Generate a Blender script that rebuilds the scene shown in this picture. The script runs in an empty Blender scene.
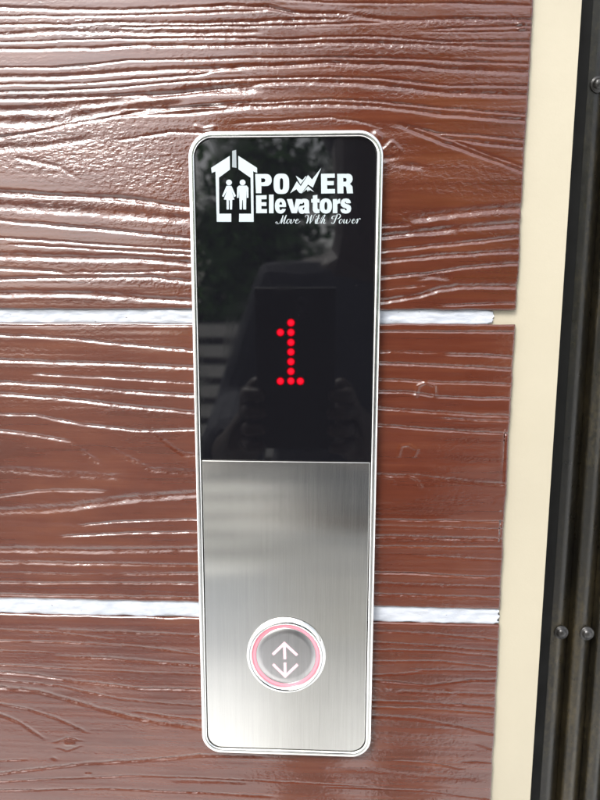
import bpy, bmesh, math, random
import numpy as np
from mathutils import Vector, Matrix
from mathutils.geometry import tessellate_polygon
random.seed(7); rng = np.random.default_rng(11)
C = bpy.context.scene.collection
sc = bpy.context.scene
Z0 = 1.25                      # height of the panel centre above the ground

# ------------------------------------------------------------------ camera
CX, CY, CZ = 0.018838, -0.281428, Z0 + 0.073988
PITCH, YAW, ROLL = -0.145418, 0.042151, -0.002208
def rotm():
    cx, sx = math.cos(PITCH), math.sin(PITCH); cy, sy = math.cos(YAW), math.sin(YAW); cr, sr = math.cos(ROLL), math.sin(ROLL)
    Rp = np.array([[1,0,0],[0,cx,-sx],[0,sx,cx]]); Ry = np.array([[cy,-sy,0],[sy,cy,0],[0,0,1]]); Rr = np.array([[cr,0,sr],[0,1,0],[-sr,0,cr]])
    return Ry @ Rp @ Rr
RM = rotm(); FPX = 600.0
def at(x, y, Y):
    """measured point of the photograph -> point on the vertical plane at depth Y (metres)"""
    q = RM @ np.array([(x-300)/FPX, 1.0, (400-y)/FPX]); t = (Y-CY)/q[1]
    return (CX+t*q[0], Y, CZ+t*q[2])
right = RM[:,0]; fwd = RM[:,1]; up = RM[:,2]
cam = bpy.data.cameras.new('camera'); co = bpy.data.objects.new('camera', cam); C.objects.link(co)
co.matrix_world = Matrix(((right[0], up[0], -fwd[0], CX), (right[1], up[1], -fwd[1], CY), (right[2], up[2], -fwd[2], CZ), (0,0,0,1)))
cam.sensor_fit = 'VERTICAL'; cam.sensor_height = 36; cam.sensor_width = 27; cam.lens = 27.0
cam.clip_start = 0.005; cam.clip_end = 3000
cam.dof.use_dof = True; cam.dof.focus_distance = 0.287; cam.dof.aperture_fstop = 11
sc.camera = co

# ------------------------------------------------------------------ helpers
def tag(o, label=None, cat=None, group=None, kind=None):
    if label: o['label'] = label
    if cat: o['category'] = cat
    if group: o['group'] = group
    if kind: o['kind'] = kind
    return o
def empty(name, loc=(0,0,0)):
    o = bpy.data.objects.new(name, None); o.location = loc; o.empty_display_size = .02; C.objects.link(o); return o
def link(name, me, mat=None, parent=None, smooth=False):
    o = bpy.data.objects.new(name, me); C.objects.link(o)
    if mat: me.materials.append(mat)
    if parent is not None:
        o.parent = parent; o.matrix_parent_inverse = PINV(parent)
    if smooth: me.polygons.foreach_set('use_smooth', [True]*len(me.polygons))
    return o
def PINV(p): return Matrix.Translation(-Vector(p.location)) if p.type == 'EMPTY' else Matrix.Identity(4)
def bmo(name, bm, mat=None, parent=None, smooth=False):
    me = bpy.data.meshes.new(name); bm.normal_update(); bm.to_mesh(me); bm.free(); return link(name, me, mat, parent, smooth)
def box(bm, x0,x1,y0,y1,z0,z1):
    v = [bm.verts.new(p) for p in ((x0,y0,z0),(x1,y0,z0),(x1,y1,z0),(x0,y1,z0),(x0,y0,z1),(x1,y0,z1),(x1,y1,z1),(x0,y1,z1))]
    for f in ((0,3,2,1),(4,5,6,7),(0,1,5,4),(1,2,6,5),(2,3,7,6),(3,0,4,7)): bm.faces.new([v[i] for i in f])
def bevel_all(bm, w, seg=2, sharp=.5):
    e = [e for e in bm.edges if e.is_manifold and e.calc_face_angle(0) > sharp]
    bmesh.ops.bevel(bm, geom=e, offset=w, segments=seg, affect='EDGES', profile=.6)
def rrect(hw, zt, zb, r_t, r_b, n=14):
    """closed outline (x,z), counter-clockwise seen from the front (-Y)"""
    P = []
    for (cx, cz, r, a0) in ((hw-r_t, zt-r_t, r_t, 0), (-hw+r_t, zt-r_t, r_t, 90), (-hw+r_b, zb+r_b, r_b, 180), (hw-r_b, zb+r_b, r_b, 270)):
        if r < 1e-6: P.append((cx, cz)); continue
        for i in range(n+1):
            a = math.radians(a0+90*i/n); P.append((cx+r*math.cos(a), cz+r*math.sin(a)))
    return P
def plate(outline, yf, yb, bev, seg=2):
    """solid plate with a small bevel round its front edge"""
    bm = bmesh.new()
    f = [bm.verts.new((x, yf, z)) for x, z in outline]; b = [bm.verts.new((x, yb, z)) for x, z in outline]
    ff = bm.faces.new(f); bm.faces.new(b[::-1]); n = len(f)
    for i in range(n): bm.faces.new((f[i], b[i], b[(i+1)%n], f[(i+1)%n]))
    bmesh.ops.recalc_face_normals(bm, faces=bm.faces[:])
    bmesh.ops.bevel(bm, geom=list(ff.edges), offset=bev, segments=seg, affect='EDGES', profile=.6)
    return bm
def lathe(bm, cx, cz, prof, n=96):
    rings = []
    for r, y in prof:
        if r < 1e-7: rings.append([bm.verts.new((cx, y, cz))])
        else: rings.append([bm.verts.new((cx+r*math.cos(2*math.pi*i/n), y, cz+r*math.sin(2*math.pi*i/n))) for i in range(n)])
    for a, b in zip(rings, rings[1:]):
        for i in range(n):
            j = (i+1)%n
            if len(a) == 1: bm.faces.new((a[0], b[j], b[i]))
            elif len(b) == 1: bm.faces.new((a[i], a[j], b[0]))
            else: bm.faces.new((a[i], a[j], b[j], b[i]))
    bmesh.ops.recalc_face_normals(bm, faces=bm.faces[:])

# ------------------------------------------------------------------ materials
class Mat:
    def __init__(s, name):
        s.m = bpy.data.materials.new(name); s.m.use_nodes = True; s.nt = s.m.node_tree; s.N = s.nt.nodes; s.L = s.nt.links
        s.b = s.N['Principled BSDF']
    def n(s, t, **k):
        x = s.N.new(t)
        for a, v in k.items(): setattr(x, a, v)
        return x
    def set(s, **k):
        for a, v in k.items():
            i = s.b.inputs[a.replace('_', ' ')]; i.default_value = (*v, 1) if isinstance(v, tuple) and len(v) == 3 else v
        return s
    def coords(s, scale=(1,1,1), kind='Object', rot=(0,0,0)):
        t = s.n('ShaderNodeTexCoord'); m = s.n('ShaderNodeMapping'); m.inputs['Scale'].default_value = scale; m.inputs['Rotation'].default_value = rot
        s.L.new(t.outputs[kind], m.inputs['Vector']); return m.outputs['Vector']
    def noise(s, vec, sc=1., det=3., rough=.5, dist=0.):
        t = s.n('ShaderNodeTexNoise'); s.L.new(vec, t.inputs['Vector'])
        t.inputs['Scale'].default_value = sc; t.inputs['Detail'].default_value = det; t.inputs['Roughness'].default_value = rough; t.inputs['Distortion'].default_value = dist
        return t.outputs['Fac']
    def ramp(s, fac, stops):
        r = s.n('ShaderNodeValToRGB'); s.L.new(fac, r.inputs['Fac']); e = r.color_ramp.elements
        while len(e) < len(stops): e.new(.5)
        for el, (p, c) in zip(e, stops): el.position = p; el.color = (*c, 1) if isinstance(c, tuple) else (c, c, c, 1)
        return r.outputs['Color']
    def math(s, op, a, b):
        m = s.n('ShaderNodeMath', operation=op)
        for i, v in enumerate((a, b)):
            if isinstance(v, (int, float)): m.inputs[i].default_value = v
            else: s.L.new(v, m.inputs[i])
        return m.outputs[0]
    def mr(s, v, a, b, c, d):
        m = s.n('ShaderNodeMapRange'); s.L.new(v, m.inputs['Value'])
        for i, x in zip((1,2,3,4), (a,b,c,d)): m.inputs[i].default_value = x
        return m.outputs[0]
    def bump(s, h, dist, strength=1., prev=None):
        b = s.n('ShaderNodeBump'); b.inputs['Distance'].default_value = dist
        if isinstance(strength, (int, float)): b.inputs['Strength'].default_value = strength
        else: s.L.new(strength, b.inputs['Strength'])
        s.L.new(h, b.inputs['Height'])
        if prev is not None: s.L.new(prev, b.inputs['Normal'])
        s.L.new(b.outputs['Normal'], s.b.inputs['Normal']); return b.outputs['Normal']
    def to(s, sock, name): s.L.new(sock, s.b.inputs[name]); return s

def mat_plank():
    m = Mat('brown_gloss_paint'); v = m.coords()
    vs = m.coords((14, 90, 260)); vf = m.coords((90, 300, 700))
    a = m.n('ShaderNodeAttribute', attribute_name='rough'); ra = a.outputs['Fac']
    streak = m.noise(vs, 1, 4, .6); cloud = m.noise(v, 22, 3, .55)
    col = m.ramp(m.math('ADD', m.math('MULTIPLY', streak, .55), m.math('MULTIPLY', cloud, .45)),
                 [(.30, (.042,.0100,.0052)), (.5, (.060,.0155,.0078)), (.72, (.084,.0260,.0125))])
    m.to(col, 'Base Color')
    ham = m.noise(m.coords((420, 420, 760)), 1, 3, .55, .4); fine = m.noise(m.coords((1100, 1100, 1700)), 1, 2, .5)
    st = m.mr(ra, 0, 1, .10, 1.0)
    n1 = m.bump(ham, .00050, st)
    n2 = m.bump(fine, .00005, m.mr(ra, 0, 1, .35, 1.), n1)
    n3 = m.bump(m.noise(m.coords((40, 200, 900)), 1, 3, .6), .00010, .5, n2)
    m.to(m.mr(m.noise(v, 60, 3, .5), .3, .7, .13, .22), 'Roughness')
    m.set(Coat_Weight=1., Coat_Roughness=.055, Coat_IOR=1.68, Specular_IOR_Level=.06)
    m.L.new(n1, m.b.inputs['Coat Normal'])
    return m.m
def mat_simple(name, col, rough, metal=0., var=.06, scale=30, bumpd=0., bumpscale=200, spec=.5, lo=None):
    m = Mat(name); v = m.coords()
    c1 = tuple(max(0, c*(1-var)) for c in col) if lo is None else lo; c2 = tuple(min(1, c*(1+var)) for c in col)
    m.to(m.ramp(m.noise(v, scale, 4, .6), [(.3, c1), (.7, c2)]), 'Base Color')
    m.set(Metallic=metal, Specular_IOR_Level=spec); m.to(m.mr(m.noise(v, scale*2.3, 3, .5), .3, .7, rough*.85, rough*1.15), 'Roughness')
    if bumpd: m.bump(m.noise(v, bumpscale, 4, .6), bumpd, .6)
    return m.m
def mat_brushed(name, axis_scale, col=(.60,.60,.585), rough=.27, rot=(0,0,0), aniso=.95):
    m = Mat(name); v = m.coords(axis_scale, rot=rot)
    s1 = m.noise(v, 1, 5, .7); s2 = m.noise(m.coords(tuple(a*.22 for a in axis_scale), rot=rot), 1, 3, .6)
    f = m.math('ADD', m.math('MULTIPLY', s1, .7), m.math('MULTIPLY', s2, .3))
    m.to(m.ramp(f, [(.3, tuple(c*.89 for c in col)), (.7, tuple(min(1, c*1.08) for c in col))]), 'Base Color')
    m.to(m.mr(f, .3, .7, rough*.9, rough*1.12), 'Roughness'); m.set(Metallic=1., Anisotropic=aniso)
    t = m.n('ShaderNodeCombineXYZ'); t.inputs[0].default_value = 1; t.inputs[2].default_value = 0   # scratches run up and down
    m.L.new(t.outputs[0], m.b.inputs['Tangent'])
    m.bump(s1, .00001, .2)
    return m.m
def mat_emit(name, col, e, strength, rough=.3):
    m = Mat(name); m.set(Base_Color=col, Roughness=rough, Emission_Color=e, Emission_Strength=strength); return m.m
def mat_glass():
    m = Mat('black_display_glass'); v = m.coords()
    m.set(Specular_IOR_Level=.55, IOR=1.5)
    m.to(m.ramp(m.noise(v, 1500, 2, .5), [(.74, (.0035,.0035,.0045)), (.80, (.045,.045,.045))]), 'Base Color')
    m.to(m.mr(m.noise(v, 38, 5, .7, 1.5), .45, .75, .015, .10), 'Roughness')
    m.bump(m.noise(v, 28, 1, .4), .00006, .25)
    return m.m
def mat_led():
    m = Mat('red_led_light'); t = m.n('ShaderNodeTexCoord'); g = m.n('ShaderNodeVectorMath', operation='LENGTH')
    m.L.new(t.outputs['Object'], g.inputs[0])
    m.to(m.ramp(m.mr(g.outputs['Value'], 0, .0021, 0, 1), [(0, (1,.012,.04)), (.6, (.9,.004,.02)), (.8, (.3,.0,.006)), (1., (.02,.0,.0))]), 'Emission Color')
    m.set(Base_Color=(.01,.001,.001), Roughness=.8, Emission_Strength=.46, Specular_IOR_Level=0.); return m.m
def mat_joint():
    m = Mat('white_joint_paint'); v = m.coords((1,1,3)); n = m.noise(v, 95, 4, .65)
    sp = m.noise(m.coords((1,1,2.5)), 330, 2, .5)
    c = m.n('ShaderNodeMix', data_type='RGBA', blend_type='MIX')
    m.L.new(m.mr(sp, .70, .74, 0, 1), c.inputs[0]); m.L.new(m.ramp(n, [(.35, (.28,.30,.335)), (.6, (.33,.345,.372))]), c.inputs[6]); c.inputs[7].default_value = (.09,.075,.075,1)
    m.to(c.outputs[2], 'Base Color'); m.set(Roughness=.3); m.bump(m.noise(v, 240, 3, .6), .0003, .6); return m.m
def mat_gate():
    m = Mat('worn_dark_gate_metal'); v = m.coords((1,1,.25)); f = m.coords((1,1,.7))
    m.to(m.ramp(m.math('ADD', m.math('MULTIPLY', m.noise(v, 38, 3, .6), .6), m.math('MULTIPLY', m.noise(f, 420, 4, .7), .4)), [(.34, (.005,.0048,.0044)), (.50, (.013,.0112,.0075)), (.66, (.048,.037,.018))]), 'Base Color')
    m.set(Metallic=.3); m.to(m.mr(m.noise(f, 180, 4, .6), .3, .7, .26, .46), 'Roughness')
    m.bump(m.noise(f, 420, 4, .6), .00025, .5); return m.m
M = dict(
    plank=mat_plank(),
    cream=mat_simple('cream_wall_paint', (.285,.258,.195), .5, var=.035, scale=14, bumpd=.00018, bumpscale=300),
    white=mat_joint(),
    bezel=mat_simple('polished_steel_bezel', (.86,.86,.84), .2, 1., .04, 60, .00004, 300),
    steel=mat_brushed('brushed_steel', (3200, 3200, 40), col=(.69,.68,.65), rough=.145, aniso=1.),
    cap=mat_brushed('brushed_button_steel', (2200, 2200, 60), col=(.46,.45,.45), rough=.3, rot=(0, math.radians(25), 0), aniso=.5),
    chrome=mat_simple('chrome', (.88,.88,.88), .05, 1., .02, 60),
    glass=mat_glass(), led=mat_led(),
    print=mat_emit('white_print', (.28,.32,.33), (.8,.86,.88), 0., .35),
    print_grey=mat_emit('pale_grey_print', (.165,.19,.20), (.5,.5,.5), 0., .35),
    pink=mat_emit('lit_pink_ring', (.28,.12,.14), (1.,.28,.36), .22),
    arrow=mat_emit('lit_pink_arrow', (.30,.22,.24), (1.,.55,.62), .20),
    dark=mat_simple('dark_gap', (.004,.004,.0035), .7, var=.2, spec=.15),
    gate=mat_gate(),
    rivet=mat_simple('rivet_metal', (.02,.019,.018), .3, .2, .2, 200, .0002, 500),
    concrete=mat_simple('concrete', (.62,.625,.62), .8, var=.12, scale=6, bumpd=.002, bumpscale=40),
    step=mat_simple('pale_slat_paint', (.82,.79,.72), .55, var=.08, scale=8, bumpd=.001, bumpscale=60),
    riser=mat_simple('dark_post_paint', (.05,.05,.055), .6, var=.2, scale=9),
    leaf=mat_simple('green_leaf', (.085,.20,.045), .45, var=.5, scale=3),
    bark=mat_simple('bark', (.09,.06,.04), .85, var=.3, scale=20, bumpd=.004, bumpscale=40),
    phone=mat_simple('black_phone_case', (.010,.010,.011), .35, var=.1),
    lens=mat_simple('phone_lens_glass', (.02,.02,.03), .05, var=.05),
    skin=mat_simple('skin', (.05,.03,.022), .5, var=.08, scale=40),
    shirt=mat_simple('dark_navy_shirt_cloth', (.040,.045,.060), .85, var=.2, scale=30, bumpd=.001, bumpscale=90),
    trousers=mat_simple('pale_trouser_cloth', (.42,.42,.40), .9, var=.2, scale=30),
    hair=mat_simple('black_hair', (.012,.010,.009), .5, var=.2, scale=80),
    shoe=mat_simple('black_shoe_leather', (.02,.02,.02), .4, var=.1),
)

# ------------------------------------------------------------------ planks: traced grain grooves
YB, TH = 0.005, 0.0024          # plank face depth, plank thickness
# (points in photo pixels, half-width mm, depth mm)
TOP = [
 ([(280,0),(330,3),(400,4),(460,3.5),(531,6)],.45,.18), ([(0,8),(60,10),(120,11),(180,9),(230,6.5),(270,8),(293,14),(340,15),(390,21),(450,20),(531,20.5)],.8,.30),
 ([(0,16.5),(100,16.5),(200,14),(280,10),(293,13)],.45,.2), ([(0,25),(70,25),(110,23),(200,24),(280,21),(330,20)],.6,.25),
 ([(180,27),(280,26),(380,23)],.4,.2), ([(425,31),(450,29),(480,28),(528,26.5)],.5,.25), ([(425,32.5),(470,33),(528,31.5)],.35,.2),
 ([(0,35),(60,32),(120,33),(200,34)],.9,.22), ([(0,42.5),(100,40),(200,38),(280,39.5),(330,37),(380,37),(450,42.6),(528,42)],.45,.24),
 ([(0,50),(100,49),(140,46),(200,46.5),(280,45),(320,43),(360,43.5),(420,45),(450,46.5),(528,49)],.8,.3),
 ([(0,68),(50,68),(90,65),(130,61),(180,60),(280,58),(330,57.5),(380,58.5),(450,61.5),(528,64)],.5,.28),
 ([(0,78),(60,77),(120,73),(180,70),(230,69),(280,66),(330,64),(400,66),(450,70),(528,73)],1.0,.30),
 ([(0,85),(80,84),(150,79),(200,75),(215,71)],.6,.25),
 ([(0,92),(60,91),(130,87),(180,82),(230,80),(280,78),(330,77.5),(380,79),(450,86),(528,86)],.5,.27),
 ([(0,100),(60,99),(130,96),(180,94),(230,88),(280,83),(330,83),(380,86),(450,94),(528,96)],1.0,.32),
 ([(0,112),(60,110),(100,104),(150,98),(200,92)],1.8,.30),
 ([(180,108),(230,104),(280,102),(330,99.5),(380,102),(450,109),(528,115)],.5,.27),
 ([(180,115),(230,110),(280,106),(330,105),(380,107.5),(450,116),(528,121.5)],.9,.32),
 ([(0,124),(40,124),(80,118),(120,111),(180,107)],2.2,.30),
 ([(0,138),(30,134),(60,127),(100,120),(133,113),(200,107)],.8,.40),
 ([(120,141),(150,136),(170,133),(200,133)],.7,.25), ([(240,124),(290,120),(330,118),(360,122),(380,128)],.5,.2),
 ([(400,124),(440,134),(480,136),(525,141)],.5,.28), ([(400,126),(432,139),(480,156.5),(522,171.5)],.9,.40), ([(420,128),(450,140),(490,156),(523,167)],.6,.28),
 ([(442,138),(470,142),(500,146),(526,148)],.7,.25),
 ([(18,160),(40,163),(60,168),(80,181)],1.0,.20), ([(0,150),(40,148),(90,140)],1.5,.25),
 ([(0,194),(83,198),(133,200.5),(187,208)],1.3,.50), ([(0,208),(70,212),(140,217),(190,222)],2.2,.30),
 ([(0,221),(70,228),(120,232),(187,239)],.8,.35), ([(0,238),(100,245),(187,250)],.5,.28), ([(13,245),(100,250),(187,255)],.5,.25),
 ([(0,257),(60,259),(133,260),(187,264)],1.3,.38), ([(0,269),(40,271),(63,273)],.7,.3), ([(0,280),(83,278),(150,278),(187,282)],.9,.34),
 ([(70,272),(130,273),(187,271)],.6,.2), ([(0,295),(83,295),(187,302)],1.5,.38),
 ([(408,221),(465,213.5),(519,209.6)],1.8,.38), ([(380,227),(410,225)],.8,.2), ([(382,238),(450,230.5),(516,225)],1.5,.40), ([(382,252),(444,245.5),(480,242),(516,237.5)],.8,.36),
 ([(382,262),(450,256),(511,252)],.9,.38), ([(382,278.5),(426,274),(465,268),(513,264.5)],.7,.32), ([(418,279),(432,277),(448,279)],1.3,.3),
 ([(382,302),(420,296.5),(441,290),(459,287.5),(511,287.5)],1.1,.36), ([(382,290),(430,285)],.6,.2), ([(438,306),(510,303.5)],.5,.25),
 ([(385,160),(400,158)],1.2,.25), ([(395,165),(425,169)],1.4,.25),
]
MID = [
 ([(0,326),(200,326)],.4,.15), ([(380,331.5),(513,332.8)],.5,.28),
 ([(0,335.5),(61,338.2),(122,345),(191,351)],.7,.32), ([(0,361),(98,363.7),(191,368)],.85,.34), ([(35,374),(105,378),(191,383)],.45,.26),
 ([(0,383),(63,386),(122,391.5),(191,396.5)],.8,.34), ([(0,394.5),(70,400),(122,406),(191,413)],.9,.34), ([(0,414.5),(35,415.5),(80,424.5),(140,431.5),(194,430)],.6,.26),
 ([(0,431.5),(35,435.5),(68,441.5)],.8,.36), ([(72,442),(82,452),(101,465)],1.4,.14), ([(157,435),(168,445),(184,455)],1.2,.14),
 ([(0,497),(35,492),(56,490.5),(105,492)],.7,.24), ([(0,513),(70,509),(122,501),(196,495)],1.9,.26), ([(84,525.5),(115,522),(189,519.5)],.45,.28),
 ([(63,537),(122,533.5),(191,532.5)],.45,.28), ([(0,551),(100,552),(194,550)],1.5,.26), ([(0,563),(194,566)],.8,.22), ([(0,573),(90,575),(194,574)],.5,.14), ([(0,583),(194,584)],.6,.22), ([(0,595),(194,598)],.6,.22),
 ([(110,450),(150,470),(190,474)],1.5,.12), ([(0,470),(60,475),(120,478)],1.6,.12),
 ([(380,352),(440,353)],.5,.14), ([(446,354.5),(480,356),(513,357.5)],.7,.32), ([(380,363.5),(445,366.5),(513,369.8)],.7,.34), ([(380,380),(445,383.5),(513,385)],.6,.26),
 ([(380,392.5),(408,392.5),(440,397.5),(512,400)],.7,.30), ([(380,409),(432,412.8),(472,415.5),(512,417)],.8,.34), ([(380,426),(445,431),(512,435)],.7,.34), ([(440,419),(512,422)],.4,.2),
 ([(378,476),(418,476.5),(445,480),(508,486)],.9,.16), ([(378,520),(505,522)],.5,.24), ([(378,526),(505,530)],.5,.2), ([(378,537),(445,539),(501,540.5)],.9,.28),
 ([(378,547),(504,548.5)],.6,.22), ([(426,557),(504,561)],.6,.2), ([(378,573.5),(424,574.5),(472,577.7),(502,577.7)],.6,.36), ([(378,595),(445,597),(501,599)],.8,.26), ([(378,584),(501,588)],.7,.16),
]
BOT = [
 ([(60,631),(130,633),(200,636)],.8,.18), ([(0,641),(70,643),(140,647),(200,655)],.5,.20), ([(0,630),(60,633),(110,640)],.5,.12), ([(60,657),(112,659),(200,666)],.9,.24), ([(0,651),(50,653)],.4,.12),
 ([(0,665),(105,671),(200,675)],.5,.18), ([(0,673),(35,676),(70,681),(105,685),(140,689),(200,690.5)],.8,.28), ([(0,680),(60,686),(117,699),(160,703),(200,706)],.5,.2),
 ([(0,688.5),(35,691.5),(52,695.5),(105,711),(140,720),(200,729)],1.1,.28), ([(0,704.5),(28,710),(56,718.5),(86,732.5)],.7,.28), ([(0,715),(21,724),(44,739)],1.0,.32),
 ([(56,742),(68,738),(80,741)],.6,.3), ([(58,748),(68,751),(80,746)],.6,.26), ([(0,761),(25,760)],.6,.2), ([(135,712),(165,716),(200,720)],.6,.2),
 ([(0,774),(35,770),(88,764),(158,760),(200,756),(260,757)],.9,.30), ([(0,781.5),(70,779),(140,776),(200,778),(280,782),(370,787)],.5,.22), ([(0,791),(105,789),(200,793),(270,797)],.6,.26), ([(175,781),(200,782)],.9,.2),
 ([(375,632),(430,634),(500,641)],.6,.22), ([(375,643),(430,646),(500,652)],.5,.2), ([(375,650.5),(440,651.5),(500,657)],.5,.18), ([(375,662),(440,662),(498,668)],.6,.2), ([(420,671),(498,671)],.5,.18), ([(375,676),(420,673)],.6,.2),
 ([(375,681),(430,686),(470,681),(497,680)],.6,.24), ([(400,692),(440,694),(495,695)],.9,.2), ([(385,702),(440,704),(495,708)],.7,.26), ([(375,708),(440,710),(495,714)],.6,.22), ([(375,717),(420,720),(460,727),(490,734)],.8,.26),
 ([(476,744),(493,750)],.9,.2), ([(395,761),(440,765),(460,769)],.5,.26), ([(463,762),(490,763)],.5,.24), ([(375,789),(430,792),(490,800)],.5,.2), ([(375,772),(420,777),(480,780)],1.4,.12),
]
ROUGH = [(70,150,110,26,1.),(60,120,90,14,.8),(150,170,60,26,.8),(60,206,120,7,.7),(160,215,50,12,.6),(190,72,14,5,.8),(450,178,70,20,.35),(395,160,22,30,.5),(470,21,60,4,.9),(340,16,40,3,.8),(420,46,60,5,.7),(430,66,60,5,.6),(470,93,70,4,.7),
         (60,25,70,7,.5),(100,33,60,4,.6),(465,212,50,5,.5),(450,231,60,4,.5),(100,262,90,4,.5),(120,280,70,5,.6),(100,298,90,5,.5),(430,290,50,6,.4),(100,70,60,6,.4),
         (130,392,60,4,.35),(140,410,50,4,.35),(100,500,90,7,.15),(460,447,50,14,.15),(470,500,40,14,.18),(450,540,60,4,.5),(445,597,50,4,.4),(160,722,40,8,.35),(440,694,40,3,.5),(430,740,50,14,.10)]
def vnoise(x, z, sx, sz, seed, octv=3):
    """smooth value noise on a stretched lattice"""
    out = np.zeros_like(x); amp = 1.
    for o in range(octv):
        r = np.random.default_rng(seed+o*17); T = r.random((257, 257))
        u = x/sx*(2**o)+57.3; v = z/sz*(2**o)+91.7
        iu = np.floor(u).astype(int); iv = np.floor(v).astype(int); fu = u-iu; fv = v-iv
        fu = fu*fu*(3-2*fu); fv = fv*fv*(3-2*fv)
        g = lambda a, b: T[a % 257, b % 257]
        out += amp*((g(iu,iv)*(1-fu)+g(iu+1,iv)*fu)*(1-fv)+(g(iu,iv+1)*(1-fu)+g(iu+1,iv+1)*fu)*fv-.5); amp *= .5
    return out
def sstep(a, b, x):
    t = np.clip((x-a)/(b-a), 0, 1); return t*t*(3-2*t)
def plank(name, z0, z1, lines, xr, label, seed, dz=.00032, dx=.0008, extra=None):
    """z0..z1 the plank's bottom and top, xr its right-hand end"""
    xs = np.concatenate([np.arange(-1.05, -.27, .004), np.arange(-.27, xr-.002, dx), xr-np.array([.002,.0015,.001,.0007,.0004,.00015,0])])
    nz = int((z1-z0)/dz); e = np.array([0,.00012,.0003,.0006,.0009,.0012])
    zs = np.concatenate([z0+e, np.linspace(z0+.0016, z1-.0016, nz), (z1-e)[::-1]])
    X, Z = np.meshgrid(xs, zs)
    # wander beyond the traced part, fine wander everywhere
    Zw = Z+sstep(-.16, -.40, X)*vnoise(X, Z, .16, .05, seed+3, 2)*.012+vnoise(X, Z, .012, .01, seed+5, 2)*.00035
    H = np.zeros_like(X); GM = np.zeros_like(X)
    for i, (pts, w, d) in enumerate(lines):
        P = np.array([at(px, py, YB) for px, py in pts]); px = P[:,0]; pz = P[:,2]
        o = np.argsort(px); px = px[o]; pz = pz[o]; w = w/1000; d = d/1000
        lz = np.interp(X, px, pz)
        m = np.ones_like(X)
        if pts[0][0] > 3 and not 365 <= pts[0][0] <= 386 and pts[0][0] != 180: m *= sstep(px[0]-.004, px[0]+.005, X)
        elif pts[0][0] > 3: m *= sstep(px[0]-.03, px[0]-.02, X)
        lx = pts[-1][0]
        if lx < 183 or 210 < lx < 490: m *= sstep(px[-1]+.004, px[-1]-.005, X)
        elif lx < 210: m *= sstep(px[-1]+.03, px[-1]+.02, X)
        ww = w*(1+.35*vnoise(X[:1], X[:1]*0, .02, 1, seed+100+i, 2)); dd = (1.4+700*max(0, w-.0008))*d*(1+.5*vnoise(X[:1], X[:1]*0, .03, 1, seed+300+i, 2))
        # ragged lower lip
        jag = vnoise(X, Z, .0022, .004, seed+500+i, 2)*min(w*.35, .00022)
        jag = jag+vnoise(X, Z, .0009, .0016, seed+700+i, 2)*min(w*.16, .00012)
        t = (Zw+jag-(lz+w*.55))/ww; br = 1+.7*vnoise(X, Z, .005, .01, seed+900+i, 2)
        prof_ = m*dd*br*np.where(t > 0, np.exp(-(t*1.25)**2), np.exp(-(t*.95)**(3 if w > .0009 else 4) if False else -(np.abs(t)*.95)**3))
        H -= prof_; GM = np.maximum(GM, m*np.exp(-(t*.7)**2))
    H += vnoise(X, Zw, .09, .0035, seed+11, 3)*.00011+vnoise(X, Zw, .05, .0011, seed+21, 2)*.000035+vnoise(X, Z, .05, .03, seed+31, 2)*.0003
    R = np.zeros_like(X)
    for cx, cy, sx, sy, a in ROUGH:
        c = at(cx, cy, YB); R = np.maximum(R, a*np.exp(-((X-c[0])/(sx*.00047))**2-((Z-c[2])/(sy*.00047))**2))
    R = np.clip(np.maximum(R*1.2, GM*.55)+vnoise(X, Zw, .03, .004, seed+41, 3)*.45+.02, 0, 1)
    H += R*vnoise(X, Z, .0026, .0015, seed+51, 2)*.00014
    if extra: H += extra(X, Z)
    # rounded, slightly ragged arrises
    rag = vnoise(X, Z, .006, .5, seed+61, 3)*.0004
    for dist in (Z-z0+rag*0, z1-Z, xr-X): H -= .0006*(1-np.clip(dist/.0010, 0, 1))**2.5
    Zm = Z.copy()
    Zm[0:6] += (vnoise(X, Z*0, .010, 1, seed+71, 3)*.0006)[0:6]; Zm[-6:] += (vnoise(X, Z*0, .010, 1, seed+81, 3)*.0006)[-6:]
    Xm = X.copy(); Xm[:, -7:] += (vnoise(X*0, Z, 1, .012, seed+91, 3)*.0006)[:, -7:]
    Y = YB-H
    ny, nx = X.shape; co_ = np.stack([Xm, Y, Zm], -1).reshape(-1, 3)
    # back ring
    per = [(0, j) for j in range(nx)]+[(i, nx-1) for i in range(1, ny)]+[(ny-1, j) for j in range(nx-2, -1, -1)]+[(i, 0) for i in range(ny-2, 0, -1)]
    pi = np.array([i*nx+j for i, j in per]); back = co_[pi].copy(); back[:,1] = YB+TH-.0002; nb = len(pi)
    co_ = np.vstack([co_, back])
    idx = np.arange(ny*nx).reshape(ny, nx)
    q = np.stack([idx[:-1,:-1], idx[:-1,1:], idx[1:,1:], idx[1:,:-1]], -1).reshape(-1, 4)
    bi = ny*nx+np.arange(nb); sq = np.stack([pi, bi, np.roll(bi, -1), np.roll(pi, -1)], -1)
    q = np.vstack([q, sq])
    me = bpy.data.meshes.new(name); me.vertices.add(len(co_)); me.vertices.foreach_set('co', co_.ravel())
    me.loops.add(q.size); me.loops.foreach_set('vertex_index', q.ravel().astype(np.int32))
    me.polygons.add(len(q)); me.polygons.foreach_set('loop_start', (np.arange(len(q))*4).astype(np.int32))
    me.polygons.foreach_set('use_smooth', np.ones(len(q), dtype=bool)); me.update(calc_edges=True)
    a = me.attributes.new('rough', 'FLOAT', 'POINT'); a.data.foreach_set('value', np.concatenate([R.ravel(), np.zeros(nb)]).astype(np.float32))
    o = link(name, me, M['plank']); tag(o, label, 'plank', 'brown woodgrain planks on the wall'); return o
zz = lambda x, y, Y=YB: at(x, y, Y)[2]
s1t, s1b = zz(250, 309.5), zz(250, 323.5); s2t, s2b = zz(250, 604), zz(250, 620)
pitch = (s1t+s1b)/2-(s2t+s2b)/2
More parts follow.
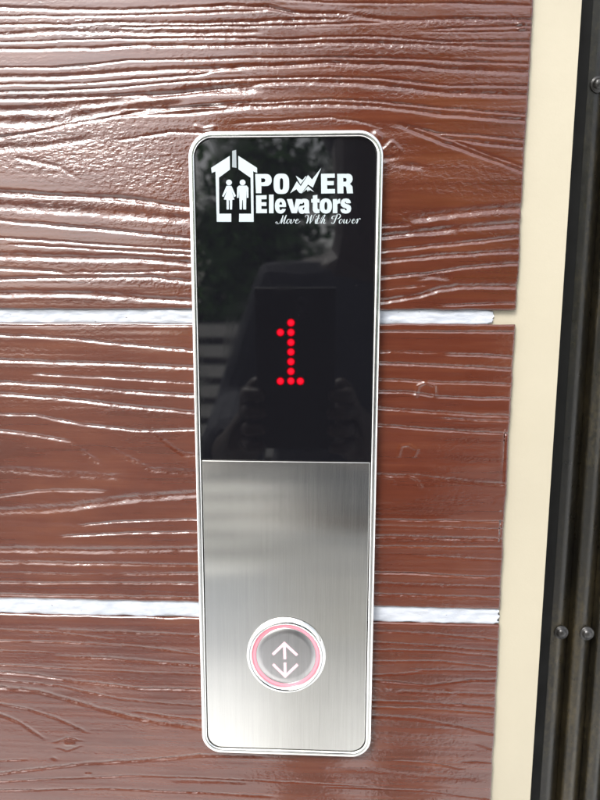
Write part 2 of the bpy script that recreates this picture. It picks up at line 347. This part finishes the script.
def blob(pxs, w, h):
    """raised paint drip along a traced path"""
    P = [at(x, y, YB) for x, y in pxs]
    def f(X, Z):
        D = np.full(X.shape, 1.)
        for a, b in zip(P, P[1:]):
            ux, uz = b[0]-a[0], b[2]-a[2]; L = ux*ux+uz*uz
            t = np.clip(((X-a[0])*ux+(Z-a[2])*uz)/L, 0, 1); D = np.minimum(D, np.hypot(X-a[0]-t*ux, Z-a[2]-t*uz))
        return h*np.exp(-(D/w)**2)
    return f
drips = [blob([(416,396),(418,386),(426,382),(434,386),(435,396)], .0007, .0005), blob([(398,456),(401,446),(409,445),(417,450),(414,456)], .0007, .00035),
         blob([(408,476),(416,479),(421,487)], .0005, .0003), blob([(384,476),(392,479),(394,484)], .0005, .0002), blob([(505,435),(504,460),(502,484)], .0005, -.0003)]
drips_top = [blob([(196,126),(203,129),(214,127)], .0006, .0005), blob([(376,134),(380,137)], .0012, .0007), blob([(384,150),(392,142),(400,150)], .0008, .0004), blob([(518,24),(524,22),(525,28),(519,29)], .0006, .0005)]
drips_bot = [blob([(388,688),(389,689)], .0008, .0004), blob([(448,691),(454,694)], .0007, .0004), blob([(86,774),(90,774)], .0006, .0004), blob([(53,758),(55,759)], .0009, -.0003), blob([(66,744),(73,744)], .0010, .0005)]
allx = lambda fs: (lambda X, Z: sum(f(X, Z) for f in fs))
xr = at(515.6,330,YB)[0]
plank('plank', s1t, s1t+pitch-.0068, TOP, xr, 'brown glossy woodgrain plank above the upper white joint, behind the top of the panel', 100, extra=allx(drips_top))
plank('plank', s2t, s1b, MID, xr-.0002, 'brown woodgrain plank between the two white joints, with curled paint drips near its right end', 200, extra=allx(drips))
plank('plank', s2b-(pitch-.0068), s2b, BOT, xr+.0002, 'brown woodgrain plank below the lower white joint, with a small knot at left', 300, extra=allx(drips_bot))

# white paint filling the joints
def joint(name, zb, zt, x1, yface, label, seed, slop=.0005):
    xs = np.concatenate([np.arange(-1.05, -.27, .01), np.arange(-.27, x1-.0006, .0008), [x1-.0005, x1-.0003, x1-.00015, x1-.00005, x1]]); n = 14
    co_, q = [], []
    for i, x in enumerate(xs):
        xa = np.array([x]); k = lambda s, sx=.008: float(vnoise(xa, xa*0, sx, 1, seed+s, 3)[0])
        endf = max(0, min(1, (x1-x)/.0022))**.5
        b = zb-.0004+k(1)*slop-(.002*0); t = zt+.0004+k(2)*slop; mid = (b+t)/2; b = mid-(mid-b)*max(endf, .8); t = mid+(t-mid)*max(endf, .8)
        for j in range(n):
            u = j/(n-1); z = b+(t-b)*u; rim = (abs(2*u-1))**10
            y = yface+rim*.0006+float(vnoise(xa, np.array([z]), .006, .002, seed+7, 3)[0])*.0006
            if j in (0, n-1): y = YB+TH-.0003
            co_.append((x+(float(vnoise(np.array([z]), np.array([0.]), .0016, 1, seed+9, 3)[0])*.0022 if x > x1-.0008 else 0), y, z))
    for i in range(len(xs)-1):
        for j in range(n-1): q.append((i*n+j, (i+1)*n+j, (i+1)*n+j+1, i*n+j+1))
    q.append(tuple((len(xs)-1)*n+j for j in range(n)))
    me = bpy.data.meshes.new(name); me.from_pydata(co_, [], q); me.update()
    return tag(link(name, me, M['white'], None, True), label, 'joint filler', 'white painted joints between the planks')
joint('joint_filler', s1b, s1t, at(494,317,YB)[0], YB+.0015, 'smooth white painted joint crossing behind the black display, ending in a rounded tip', 41, .0004)
joint('joint_filler', s2b, s2t, at(499,618,YB)[0], YB+.0011, 'ragged white painted joint level with the top of the round button, chipped in places', 57, .0011)
# planks and joints further up and down the same wall
plank('plank', s1t+pitch, s1t+2*pitch-.0068, [], xr, 'brown woodgrain plank next above the panel, topmost of the wall', 400, dz=.0012, dx=.003)
plank('plank', s2b-2*pitch+.0, s2b-pitch, [], xr, 'brown woodgrain plank next below the panel, lowest of the wall', 500, dz=.0012, dx=.003)
joint('joint_filler', s1t+pitch-.0068, s1t+pitch, .100, YB+.0016, 'white painted joint above the panel, highest of the wall', 77)
joint('joint_filler', s2b-pitch, s2b-pitch+.0068, .100, YB+.0016, 'white painted joint below the panel, lowest of the wall', 87)

# cream wall behind the planks, its corner at the gate
bm = bmesh.new(); ys = YB+TH; xc = at(556,400,ys)[0]
box(bm, -1.1, xc, ys, ys+.12, 0.0, 2.6); bevel_all(bm, .0009, 3)
tag(bmo('cream_wall', bm, M['cream'], None), 'smooth cream painted wall strip between the brown planks and the dark gate', 'wall')
# ------------------------------------------------------------------ folding gate (dark metal uprights)
YG = .045
g = tag(empty('folding_gate', (.17, YG, 0)), 'dark worn metal folding gate uprights with round rivets, right of the cream wall strip', 'gate')
xA = at(564.5,400,YG)[0]; xB = at(590.5,400,YG)[0]; w = xB-xA; print('gate', xA, xB)
def picket(x0, x1, name='upright'):
    bm = bmesh.new()
    L_ = x1-x0
    pts = [(x0, YG+.012), (x0, YG+.0014), (x0+.0004, YG+.0005), (x0+.0011, YG)]+[(x0+L_*(.12+.88*k/16), YG+.011*max(0, k/16-.22)**1.7) for k in range(17)]+[(x1, YG+.022)]
    vs = [[bm.verts.new((x, y, z)) for x, y in pts] for z in (0.02, 2.3)]
    for i in range(len(pts)-1): bm.faces.new((vs[0][i], vs[0][i+1], vs[1][i+1], vs[1][i]))
    bm.faces.new((vs[0][-1], vs[0][0], vs[1][0], vs[1][-1])); bm.faces.new(vs[0][::-1]); bm.faces.new(vs[1])
    bmesh.ops.recalc_face_normals(bm, faces=bm.faces[:])
    o = bmo(name, bm, M['gate'], g); return o
for k in range(4): picket(xA+k*w*1.0, xA+(k+1)*w-.0004)
bm = bmesh.new(); box(bm, xc-.004, xA+4*w, YG+.024, YG+.034, 0.01, 2.32); bmo('backing_channel', bm, M['dark'], g)
bm = bmesh.new(); box(bm, xc+.0004, xA-.0006, YG-.004, YG+.022, 0.01, 2.32); bevel_all(bm, .001, 2); bmo('recess_shade_strip', bm, M['dark'], g)  # near-black strip fills the recess; its shade is put into the colour
for px, py in ((561.5,633),(587.2,634),(598.5,84)):
    p = at(px, py, YG-.0008); bm = bmesh.new()
    lathe(bm, 0, 0, [(.0040,.0014),(.0040,.0004),(.0038,.0001),(.0029,.0),(.0027,-.0004),(.0022,-.0011),(.0013,-.0016),(.0004,-.00175),(0,-.00175)], 28)
    o = bmo('rivet', bm, M['rivet'], g, True); o.location = p

# ------------------------------------------------------------------ call panel
HW, HH = .044, .154268
P = tag(empty('elevator_call_panel', (0, YB, Z0-HH)), 'steel elevator call panel with black display reading 1 and round arrow button', 'call panel')
prof = [(0,YB+.0012),(0,.0011),(.0003,.0003),(.0008,0.),(.0024,-.00003),(.0027,.0002),(.00285,.0008),(.00285,.0030)]
bm = bmesh.new(); rings = []
for t, y in prof:
    rings.append([bm.verts.new((x, y, Z0+z)) for x, z in rrect(HW-t, HH-t, -HH+t, .0112-t, .0102-t, 16)])
for a, b in zip(rings, rings[1:]):
    n = len(a)
    for i in range(n): bm.faces.new((a[i], a[(i+1)%n], b[(i+1)%n], b[i]))
bmesh.ops.recalc_face_normals(bm, faces=bm.faces[:])
for f in bm.faces: f.normal_flip()
bm.normal_update()
if sum(f.normal.y for f in bm.faces) > 0:
    for f in bm.faces: f.normal_flip()
bmo('bezel', bm, M['bezel'], P, True)
bm = plate(rrect(HW-.002, HH-.002, -HH+.002, .008, .008), .0034, YB+.0012, .0003); bmo('back_box', bm, M['dark'], P)
t = .0029; zsplit = at(285, 461.2, .001)[2]-Z0
gl = bmo('display_window', plate([(x, Z0+z) for x, z in rrect(HW-t, HH-t, zsplit+.0001, .0086, .00001 if False else 0, 14)], .0013, .0030, .0002), M['glass'], P)
fp = bmo('faceplate', plate([(x, Z0+z) for x, z in rrect(HW-t-.0003, zsplit-.0001, -HH+t+.0003, 0, .0074, 14)], .0007, .0030, .0004, 3), M['steel'], P)

# printing on the display glass
YT = .0013-.00004
def G(x, y): p = at(x, y, .0013); return (p[0], p[2])
def flat(name, polys, mat, parent, y=YT):
    """polys: list of loop lists (outline first, holes after) in photo pixels"""
    bm = bmesh.new()
    for k, loops in enumerate(polys):
        L3 = [[Vector((*G(*p), 0)) for p in lp] for lp in loops]
        vs = [bm.verts.new((v.x, y-k*.000003, v.y)) for lp in L3 for v in lp]
        for tri in tessellate_polygon(L3):
            try: bm.faces.new([vs[i] for i in tri])
            except ValueError: pass
    bm.normal_update()
    for f in bm.faces:
        if f.normal.y > 0: f.normal_flip()
    return bmo(name, bm, mat, parent)
def circ(cx, cy, rx, ry=None, n=24, a0=0, a1=360, p=2.):
    ry = ry or rx; out = []
    for i in range(n if a1-a0 >= 360 else n+1):
        a = math.radians(a0+(a1-a0)*i/n); c, s = math.cos(a), math.sin(a)
        out.append((cx+rx*math.copysign(abs(c)**(2/p), c), cy+ry*math.copysign(abs(s)**(2/p), s)))
    return out
h = lambda L: [(205+x/10, 145+y/10) for x, y in L]
house = [[h([(248,108),(250,245),(140,326),(143,687),(263,687),(263,768),(118,768),(105,264),(68,280),(62,228)])],
         [h([(333,108),(520,228),(522,280),(482,264),(487,768),(340,768),(342,687),(462,687),(456,328),(335,243)])],
         [circ(229,182.5,2.9)], [circ(242.6,182.5,2.9)],
         [h([(215,408),(265,408),(310,510),(292,522),(262,455),(295,545),(273,548),(271,645),(249,645),(247,552),(238,552),(238,645),(217,645),(215,548),(188,545),(218,458),(186,520),(170,512)])],
         [h([(338,406),(418,406),(435,428),(435,528),(417,528),(415,452),(411,645),(383,645),(379,552),(373,552),(369,645),(347,645),(341,452),(337,528),(320,528),(320,428)])]]
flat('house_emblem', house, M['print'], gl)
flat('house_chimney_print', [[h([(272,60),(312,48),(315,228),(272,222)])]], M['print_grey'], gl)
f1 = lambda L: [(253+x/10, 164+y/10) for x, y in L]; f2 = lambda L: [(300+x/10, 164+y/10) for x, y in L]
def arc(cx, cy, rx, ry, a0, a1, n=10, p=2.3): return [q for q in circ(cx, cy, rx, ry, n, a0, a1, p)]
P_ = [f1([(22,100),(120,100)]+arc(130,160,57,60,-90,90)+[(84,220),(84,292),(30,292)]), f1([(82,143),(106,143)]+arc(106,163,17,19,-80,80,6)+[(82,184)])]
O_ = [f1(circ(284,198,78,102,32,p=2.9)), f1(circ(285,200,17,58,20,p=3.2))]
E_ = [f2([(210,98),(348,96),(348,138),(272,139),(272,170),(338,170),(338,212),(272,212),(272,250),(350,250),(350,294),(212,296)])]
R_ = [f2([(372,98),(470,98)]+arc(476,148,50,51,-90,60,8)+[(500,200),(524,224),(530,294),(470,294),(462,232),(448,222),(434,222),(434,294),(374,294)]), f2([(432,140),(452,140)]+arc(452,159,14,18,-80,80,6)+[(432,178)])]
g5 = lambda L: [(285+x/15, 162+y/15) for x, y in L]
W_ = [[g5([(78,468),(178,288),(235,362),(345,196),(405,262),(545,86),(418,384),(345,338),(250,470),(215,462),(172,408)])], [g5([(160,205),(262,272),(310,212),(322,220),(232,338)])],
      [g5([(258,468),(345,362),(440,452),(372,418),(362,440),(350,415),(340,446),(325,410)])]]
flat('brand_lettering', [P_, O_, E_, R_]+W_, M['print'], gl)
e_ = [f1([(30,314),(136,312),(136,352),(84,353),(84,382),(134,382),(134,420),(84,420),(84,450),(140,450),(140,492),(32,492)])]
l_ = [f1([(160,306),(206,306),(206,492),(160,492)])]
def low_e(cx, cy, rx, ry, F):
    outer = circ(cx, cy, rx, ry, 30, 8, 360, 2.3)      # open at right below the bar
    return [F([(cx+rx, cy+10), (cx-rx*.20, cy+10)]+[(cx-rx*.18, cy+24), (cx-4, cy+ry*.56), (cx+rx*.20, cy+ry*.50), (cx+rx*.30, cy+ry*.36), (cx+rx*.95, cy+ry*.40)]+[q for q in circ(cx, cy, rx, ry, 20, 32, 360, 2.3)]),
            F([(cx-rx*.22, cy-14), (cx-rx*.12, cy-ry*.48), (cx+rx*.05, cy-ry*.55), (cx+rx*.25, cy-ry*.42), (cx+rx*.33, cy-14)])]
e2 = low_e(275, 420, 56, 76, f1)
v_ = [f1([(338,352),(392,350),(412,440),(430,350),(484,352),(438,492),(386,492)])]
a_ = [f1([(460,396),(464,372)]+arc(515,385,46,38,-150,-10,8)+[(562,400),(562,470),(568,494),(520,494),(514,480)]+arc(492,456,38,42,50,230,10)+[(512,412),(512,392),(505,383),(497,388),(496,398)]),
      f1([(513,430),(498,440),(496,452),(502,460),(513,452)])]
t_ = [f2([(128,316),(174,308),(174,350),(196,350),(196,386),(174,386),(175,440),(180,454),(196,452),(196,490),(160,494),(138,484),(128,460),(128,386),(112,386),(112,350),(128,350)])]
o_ = [f2(circ(258,420,62,76,28,p=2.3)), f2(circ(259,420,15,40,16,p=2.4))]
r_ = [f2([(328,352),(370,350),(372,368),(384,352),(402,346),(402,394),(384,394),(374,404),(374,492),(328,492)])]
s_ = [f2([(508,392),(462,394),(458,380),(450,380),(448,388),(454,396),(486,406),(506,420),(512,446),(504,476),(484,492),(452,496),(424,490),(408,472),(404,450),(448,448),(452,462),(464,464),(468,454),(460,444),(430,434),(410,418),(405,392),(414,364),(434,348),(462,344),(488,350),(504,368)])]
flat('brand_word', [e_, l_, e2, v_, a_, t_, o_, r_, s_], M['print'], gl)
# script tagline: pen strokes with slant-dependent width
def pen(strokes):
    out = []
    for st in strokes:
        pts = []
        for i in range(len(st)-1):                                # Catmull-Rom
            p0 = st[max(i-1,0)]; p1 = st[i]; p2 = st[i+1]; p3 = st[min(i+2,len(st)-1)]
            for k in range(6):
                u = k/6; pts.append(tuple(.5*((2*b)+(-a+c)*u+(2*a-5*b+4*c-d)*u*u+(-a+3*b-3*c+d)*u**3) for a, b, c, d in zip(p0,p1,p2,p3)))
        pts.append(st[-1]); L, Rr = [], []
        for i, p in enumerate(pts):
            a = pts[max(i-1,0)]; b = pts[min(i+1,len(pts)-1)]; dx, dy = b[0]-a[0], b[1]-a[1]; l = math.hypot(dx,dy) or 1; nx, ny = -dy/l, dx/l
            wd = .17+.36*max(0, dy/l)**1.5*(1 if dy > 0 else 0)
            L.append((p[0]+nx*wd, p[1]+ny*wd)); Rr.append((p[0]-nx*wd, p[1]-ny*wd))
        out.append((L, Rr))
    return out
S = lambda x0, y0, k: (lambda L: [(x0+x/k, y0+y/k) for x, y in L])
sa = S(270, 208, 12); sb = S(315, 208, 12)
strokes = [sa([(72,178),(80,190),(92,182),(84,166),(72,172),(76,186),(110,186),(138,130),(158,88)]), sa([(158,88),(146,130),(134,186)]), sa([(136,184),(168,130),(196,84)]), sa([(196,84),(180,130),(166,180),(176,186),(194,170)]),
    sa([(226,132),(206,150),(202,178),(216,186),(236,164),(238,138),(226,132)]), sa([(238,142),(256,138),(252,160),(248,182),(262,184),(282,160),(286,134)]), sa([(286,134),(300,150),(322,142)]),
    sa([(306,162),(336,150),(340,134),(324,136),(308,162),(314,184),(340,178),(362,158)]),
    sa([(430,112),(424,96),(440,86),(458,94),(456,130),(440,186)]), sa([(440,186),(474,130),(500,84)]), sa([(500,84),(490,130),(478,186)]), sa([(478,186),(512,140),(530,90),(548,78)]), sa([(556,130),(544,170),(550,188),(566,178)]), sa([(560,100),(564,108)]),
    sb([(50,80),(34,130),(22,176),(30,188),(46,176)]), sb([(22,124),(58,122)]), sb([(58,184),(80,120),(110,84),(118,92),(96,130),(72,186)]), sb([(72,186),(92,144),(110,132),(114,146),(104,182),(116,186),(130,174)]),
    sb([(236,92),(210,104),(204,128),(222,128)]), sb([(270,84),(250,124),(232,172),(212,188),(196,180),(206,172)]), sb([(238,104),(270,76),(300,80),(302,104),(280,128),(258,130)]),
    sb([(316,134),(296,150),(292,178),(306,186),(326,164),(328,140),(316,134)]), sb([(342,142),(352,134),(346,160),(346,182),(360,180),(378,158),(386,136)]), sb([(386,136),(378,162),(380,184),(398,180),(418,158),(424,140),(416,132)]),
    sb([(444,162),(470,150),(474,134),(460,136),(446,162),(452,184),(474,178),(494,154)]), sb([(494,154),(506,132),(514,150),(498,186)]), sb([(500,170),(520,136),(536,126),(542,136)])]
bm = bmesh.new()
for k, (L, Rr) in enumerate(pen(strokes)):
    y = YT-k*.0000015; a = [bm.verts.new((G(*p)[0], y, G(*p)[1])) for p in L]; b = [bm.verts.new((G(*p)[0], y, G(*p)[1])) for p in Rr]
    for i in range(len(a)-1): bm.faces.new((a[i], a[i+1], b[i+1], b[i]))
bm.normal_update()
for f in bm.faces:
    if f.normal.y > 0: f.normal_flip()
bmo('script_tagline', bm, M['print'], gl)
# the lit figure
rows = [322.7,332.4,342.4,352,361.7,371.4,381]
dots = [(290.9, y) for y in rows]+[(280.4,332.4),(280.4,381.2),(300.3,381.2)]
for px, py in dots:
    x, z = G(px, py); bm = bmesh.new(); lathe(bm, 0, 0, [(.0021,0.),(.0019,-.00006),(.0009,-.0001),(0,-.0001)], 24)
    o = bmo('led_dot', bm, M['led'], gl, True); o.location = (x, .0013, z)

# call button
bx, _, bz = at(285.9, 656.6, -.001)
bm = bmesh.new(); lathe(bm, bx, bz, [(.0202,.0012),(.0202,.0004),(.0200,-.0005),(.0195,-.0014),(.0188,-.0019),(.0180,-.0019),(.0174,-.0014),(.0171,-.0007),(.0169,-.0002),(.0169,.0012)])
btn = bmo('call_button', bm, M['chrome'], P, True); btn['label'] = 'round chrome-ringed call button glowing faint pink'
bm = bmesh.new(); lathe(bm, bx, bz, [(.0168,.0008),(.0168,-.0003),(.0166,-.0004),(.0154,-.0004),(.0153,-.0003),(.0153,.0008)]); bmo('light_ring', bm, M['pink'], btn, True)
bm = bmesh.new(); lathe(bm, bx, bz, [(.0152,.0008),(.0152,-.0004),(.0150,-.0006),(.012,-.00074),(.006,-.00078),(0,-.0008)]); bmo('button_cap', bm, M['cap'], btn, True)
def bar(bm, p, q, wpx, y):
    a = Vector(at(*p, y)); b = Vector(at(*q, y)); d = (b-a).normalized(); n = Vector((-d.z, 0, d.x))*wpx*.0005/2
    vs = [bm.verts.new(v) for v in (a-n, b-n, b+n, a+n)]
    f = bm.faces.new(vs); f.normal_update()
    if f.normal.y > 0: f.normal_flip()
    r = bmesh.ops.extrude_face_region(bm, geom=[f]); bmesh.ops.translate(bm, verts=[v for v in r['geom'] if isinstance(v, bmesh.types.BMVert)], vec=(0,-.00008,0))
for nm, tip, a1, a2, st in (('up_arrow', (284.4,642), (272.8,654.5), (297.2,655.2), (284.8,659.2)), ('down_arrow', (285.2,677.6), (273,664.2), (297.6,664.4), (284.9,662.6))):
    bm = bmesh.new(); dirn = 1 if nm[0] == 'u' else -1
    bar(bm, (tip[0]-.8, tip[1]+.6*dirn), a2, 2.9, -.00078); bar(bm, (tip[0]+.8, tip[1]+.6*dirn), a1, 2.9, -.00079); bar(bm, (tip[0], tip[1]+1*dirn), st, 2.9, -.00080)
    bmo(nm, bm, M['arrow'], btn)

# ------------------------------------------------------------------ what the panel mirrors: ground, stand-in fence, shrubs, photographer
bm = bmesh.new(); bmesh.ops.create_grid(bm, x_segments=4, y_segments=4, size=150); tag(bmo('ground', bm, M['concrete']), kind='structure')
st = tag(empty('stand_in_fence', (-.75, -2.6, 0)), 'stand-in fence of pale level slats facing the wall, mirrored faintly at the left of the display', 'fence')  # fence added for the level bands mirrored in the glass and steel
for k in range(13):
    bm = bmesh.new(); box(bm, -2.6, 1.1, -2.612, -2.588, .03+.098*k, .03+.098*k+.060); bevel_all(bm, .003, 2); bmo('slat', bm, M['step'], st)
bm = bmesh.new(); box(bm, -2.58, 1.08, -2.628, -2.6145, .03, 1.28); bmo('gap_darkening_board', bm, M['riser'], st)  # unseen board added to darken the mirrored gaps between the slats
for x in (-2.55, -1.45, -.36, .8):
    bm = bmesh.new(); box(bm, x-.03, x+.03, -2.69, -2.629, 0, 1.32); bevel_all(bm, .004, 2); bmo('post', bm, M['riser'], st)
def shrub(loc, rad, n, label, seed):
    rr = random.Random(seed); e = tag(empty('leafy_shrub', loc), label, 'shrub', 'shrubs facing the wall')
    bm = bmesh.new()
    cl = [(Vector((rr.gauss(0,.45)*rad[0], rr.gauss(0,.45)*rad[1], rad[2]*(.55+rr.gauss(0,.33)))), rr.uniform(.18,.34)*rad[0]) for _ in range(46)]
    for i in range(n):
        c, r = rr.choice(cl); p = Vector(loc)+c+Vector((rr.gauss(0,1), rr.gauss(0,1), rr.gauss(0,1)))*r*.6
        if p.z < .05: continue
        a = Vector((rr.gauss(0,1), rr.gauss(0,1), rr.gauss(0,.6))).normalized(); b = a.cross(Vector((rr.gauss(0,1), rr.gauss(0,1), rr.gauss(0,1)))).normalized(); s = rr.uniform(.05,.10)
        bm.faces.new([bm.verts.new(p+v) for v in (-a*s, b*s*.4, a*s, -b*s*.4)])
    bmo('leaves', bm, M['leaf'], e)
    bm = bmesh.new()
    for k in range(9):
        c = cl[k][0]; r = bmesh.ops.create_cone(bm, segments=7, radius1=.022, radius2=.007, depth=c.length, cap_ends=True)
        bmesh.ops.rotate(bm, verts=r['verts'], matrix=c.to_track_quat('Z', 'Y').to_matrix()); bmesh.ops.translate(bm, verts=r['verts'], vec=Vector(loc)+c/2)
    bmo('stem', bm, M['bark'], e)
shrub((-.75,-5.5,0), (.9,.5,3.3), 9000, 'tall green shrub behind the slatted fence, mirrored at the display top left', 1)
shrub((.95,-5.2,0), (1.1,.5,3.5), 11000, 'broad dark green shrub behind the person, mirrored at the display right', 2)
shrub((3.0,-5.2,0), (1.2,.5,3.4), 9000, 'wide green shrub farthest from the fence, opposite the gate', 3)

# photographer, seen only as a dark reflection
per = tag(empty('person', (.09,-.80,0)), 'person in dark clothes holding up a phone, seen as a dim reflection in the display', 'person')
def skin(name, verts, edges, mat, parent, sub=2, root=0):
    me = bpy.data.meshes.new(name); me.from_pydata([v[:3] for v in verts], edges, []); me.update()
    o = link(name, me, mat, parent); md = o.modifiers.new('s', 'SKIN'); sv = me.skin_vertices[0].data
    for i, v in enumerate(verts): sv[i].radius = (v[3], v[4] if len(v) > 4 else v[3]); sv[i].use_root = i == root
    o.modifiers.new('d', 'SUBSURF').levels = sub; o.modifiers['d'].render_levels = sub; return o
px, py = .09, -.80
def chain(ch, base=0): return [(base+a, base+b) for a, b in ch]
PH = Vector((CX, CY, CZ)); r_, u_, f_ = Vector(right), Vector(up), Vector(fwd)
ph = lambda a, b, c: PH+r_*a+u_*b+f_*c       # in the held phone's own axes, lens at the origin
hl = ph(-.078,-.135,-.024); hr = ph(.020,-.130,-.024)
V = [(px,py,.93,.165,.11),(px,py,1.08,.165,.105),(px,py-.01,1.24,.15,.10),(px,py-.01,1.36,.10,.08),(px,py,1.44,.05,.05),(px,py+.015,1.53,.062,.075),(px,py+.01,1.61,.074,.09),(px,py,1.67,.055,.065),
     (px-.15,py-.01,1.365,.05),(px-.22,py+.02,1.14,.042),(hl.x-.03,hl.y-.05,hl.z-.03,.026),(hl.x,hl.y-.01,hl.z,.022,.03),
     (px+.17,py-.01,1.365,.05),(px+.24,py+.02,1.14,.042),(hr.x+.03,hr.y-.05,hr.z-.03,.026),(hr.x,hr.y-.01,hr.z,.022,.03),
     (px-.09,py,.88,.085),(px-.10,py+.01,.50,.058),(px-.10,py-.02,.10,.042),(px-.11,py+.09,.04,.035),
     (px+.09,py,.88,.085),(px+.10,py+.01,.50,.058),(px+.10,py-.02,.10,.042),(px+.11,py+.09,.04,.035)]
Ed = [(0,1),(1,2),(2,3),(3,4),(4,5),(5,6),(6,7),(3,8),(8,9),(9,10),(10,11),(3,12),(12,13),(13,14),(14,15),(0,16),(16,17),(17,18),(18,19),(0,20),(20,21),(21,22),(22,23)]
n0 = len(V)
for side, hand in ((-1, 11), (1, 15)):        # four fingers closed on the phone's edge and a thumb
    for k in range(4):
        zz_ = -.085-.018*k; ln = (.9, 1., .95, .8)[k]; xe = -.070 if side < 0 else .012
        a = ph(xe+side*.010, zz_, -.022); b = ph(xe+side*.008, zz_+.002, -.004); c = ph(xe-side*.012*ln, zz_+.004, .0005-.002)
        i = len(V); V += [(*a,.009),(*b,.008),(*c,.006)]; Ed += [(hand,i),(i,i+1),(i+1,i+2)]
    a = ph((-.078 if side < 0 else .020), -.085, -.03); b = ph((-.066 if side < 0 else .008), -.072, -.030); i = len(V); V += [(*a,.011),(*b,.009)]; Ed += [(hand,i),(i,i+1)]
skin('body', V, Ed, M['skin'], per)
grow = lambda ids, g: [(*V[i][:3], *(r+g for r in V[i][3:])) for i in ids]
skin('shirt', grow([0], .03)+grow([1,2,3,8,9,10,12,13,14], .016), [(0,1),(1,2),(2,3),(3,4),(4,5),(5,6),(3,7),(7,8),(8,9)], M['shirt'], per)
skin('trousers', grow([0,16,17,18,20,21,22], .015), [(0,1),(1,2),(2,3),(0,4),(4,5),(5,6)], M['trousers'], per)
for s in (-1, 1): skin('shoe', [(px+s*.10,py-.05,.045,.045),(px+s*.105,py+.05,.04,.045,.035),(px+s*.11,py+.13,.032,.035,.028)], [(0,1),(1,2)], M['shoe'], per)
bm = bmesh.new(); bmesh.ops.create_icosphere(bm, subdivisions=4, radius=1)
for v in bm.verts: v.co = Vector((v.co.x*.086, v.co.y*.104, v.co.z*.088))+Vector((px, py-.012, 1.652))
bmesh.ops.delete(bm, geom=[v for v in bm.verts if v.co.y > py+.045 and v.co.z < 1.66], context='VERTS'); bmo('hair', bm, M['hair'], per, True)
bm = bmesh.new(); box(bm, -.067, .009, -.138, .022, -.0105, -.0025)
bevel_all(bm, .002, 2); me = bpy.data.meshes.new('handheld_phone'); 
for v in bm.verts: v.co = ph(v.co.x, v.co.z, v.co.y) if False else v.co
# box axes: x = right, y = up, z = forward
for v in bm.verts: v.co = ph(v.co.x, v.co.y, v.co.z)
bmesh.ops.recalc_face_normals(bm, faces=bm.faces[:]); pho = bmo('handheld_phone', bm, M['phone']); tag(pho, 'black phone held in front of the dark clothes, a dim rectangle round the red figure', 'phone')
for k, (a, b) in enumerate(((-.022,-.002),(-.022,.010))):
    bm = bmesh.new(); lathe(bm, 0, 0, [(.0055,.001),(.0055,-.0008),(.0045,-.001),(.0043,-.0006),(0,-.0006)], 32)
    for v in bm.verts: v.co = ph(a+v.co.x, b+v.co.z, -.0025-v.co.y*.6)
    bmesh.ops.recalc_face_normals(bm, faces=bm.faces[:]); bmo('camera_lens', bm, M['lens'], pho, True)

# ------------------------------------------------------------------ daylight (bright overcast)
EL, AZ = math.radians(48), math.radians(-31)            # sun behind the camera, up and to the left
to_sun = Vector((math.sin(AZ)*math.cos(EL), -math.cos(AZ)*math.cos(EL), math.sin(EL)))
w = bpy.data.worlds.new('World'); sc.world = w; w.use_nodes = True; nt = w.node_tree; bg = nt.nodes['Background']
sky = nt.nodes.new('ShaderNodeTexSky'); sky.sky_type = 'NISHITA'; sky.sun_disc = False; sky.sun_elevation = EL
sky.sun_rotation = math.atan2(to_sun.x, to_sun.y); sky.air_density = 1.; sky.dust_density = 4.; sky.ozone_density = 1.
hs = nt.nodes.new('ShaderNodeHueSaturation'); hs.inputs['Saturation'].default_value = .35
nt.links.new(sky.outputs[0], hs.inputs['Color']); nt.links.new(hs.outputs[0], bg.inputs['Color']); bg.inputs['Strength'].default_value = .15
sl = bpy.data.lights.new('sun', 'SUN'); sl.energy = 1.5; sl.angle = math.radians(21); sl.color = (1., .98, .955)
so = bpy.data.objects.new('sun', sl); C.objects.link(so); so.rotation_euler = to_sun.to_track_quat('Z', 'Y').to_euler(); so.location = (0,0,4)
sc.view_settings.view_transform = 'Standard'; sc.view_settings.look = 'None'; sc.view_settings.gamma = 1; sc.view_settings.exposure = 1.6
sc.cycles.max_bounces = 8; sc.cycles.use_denoising = True
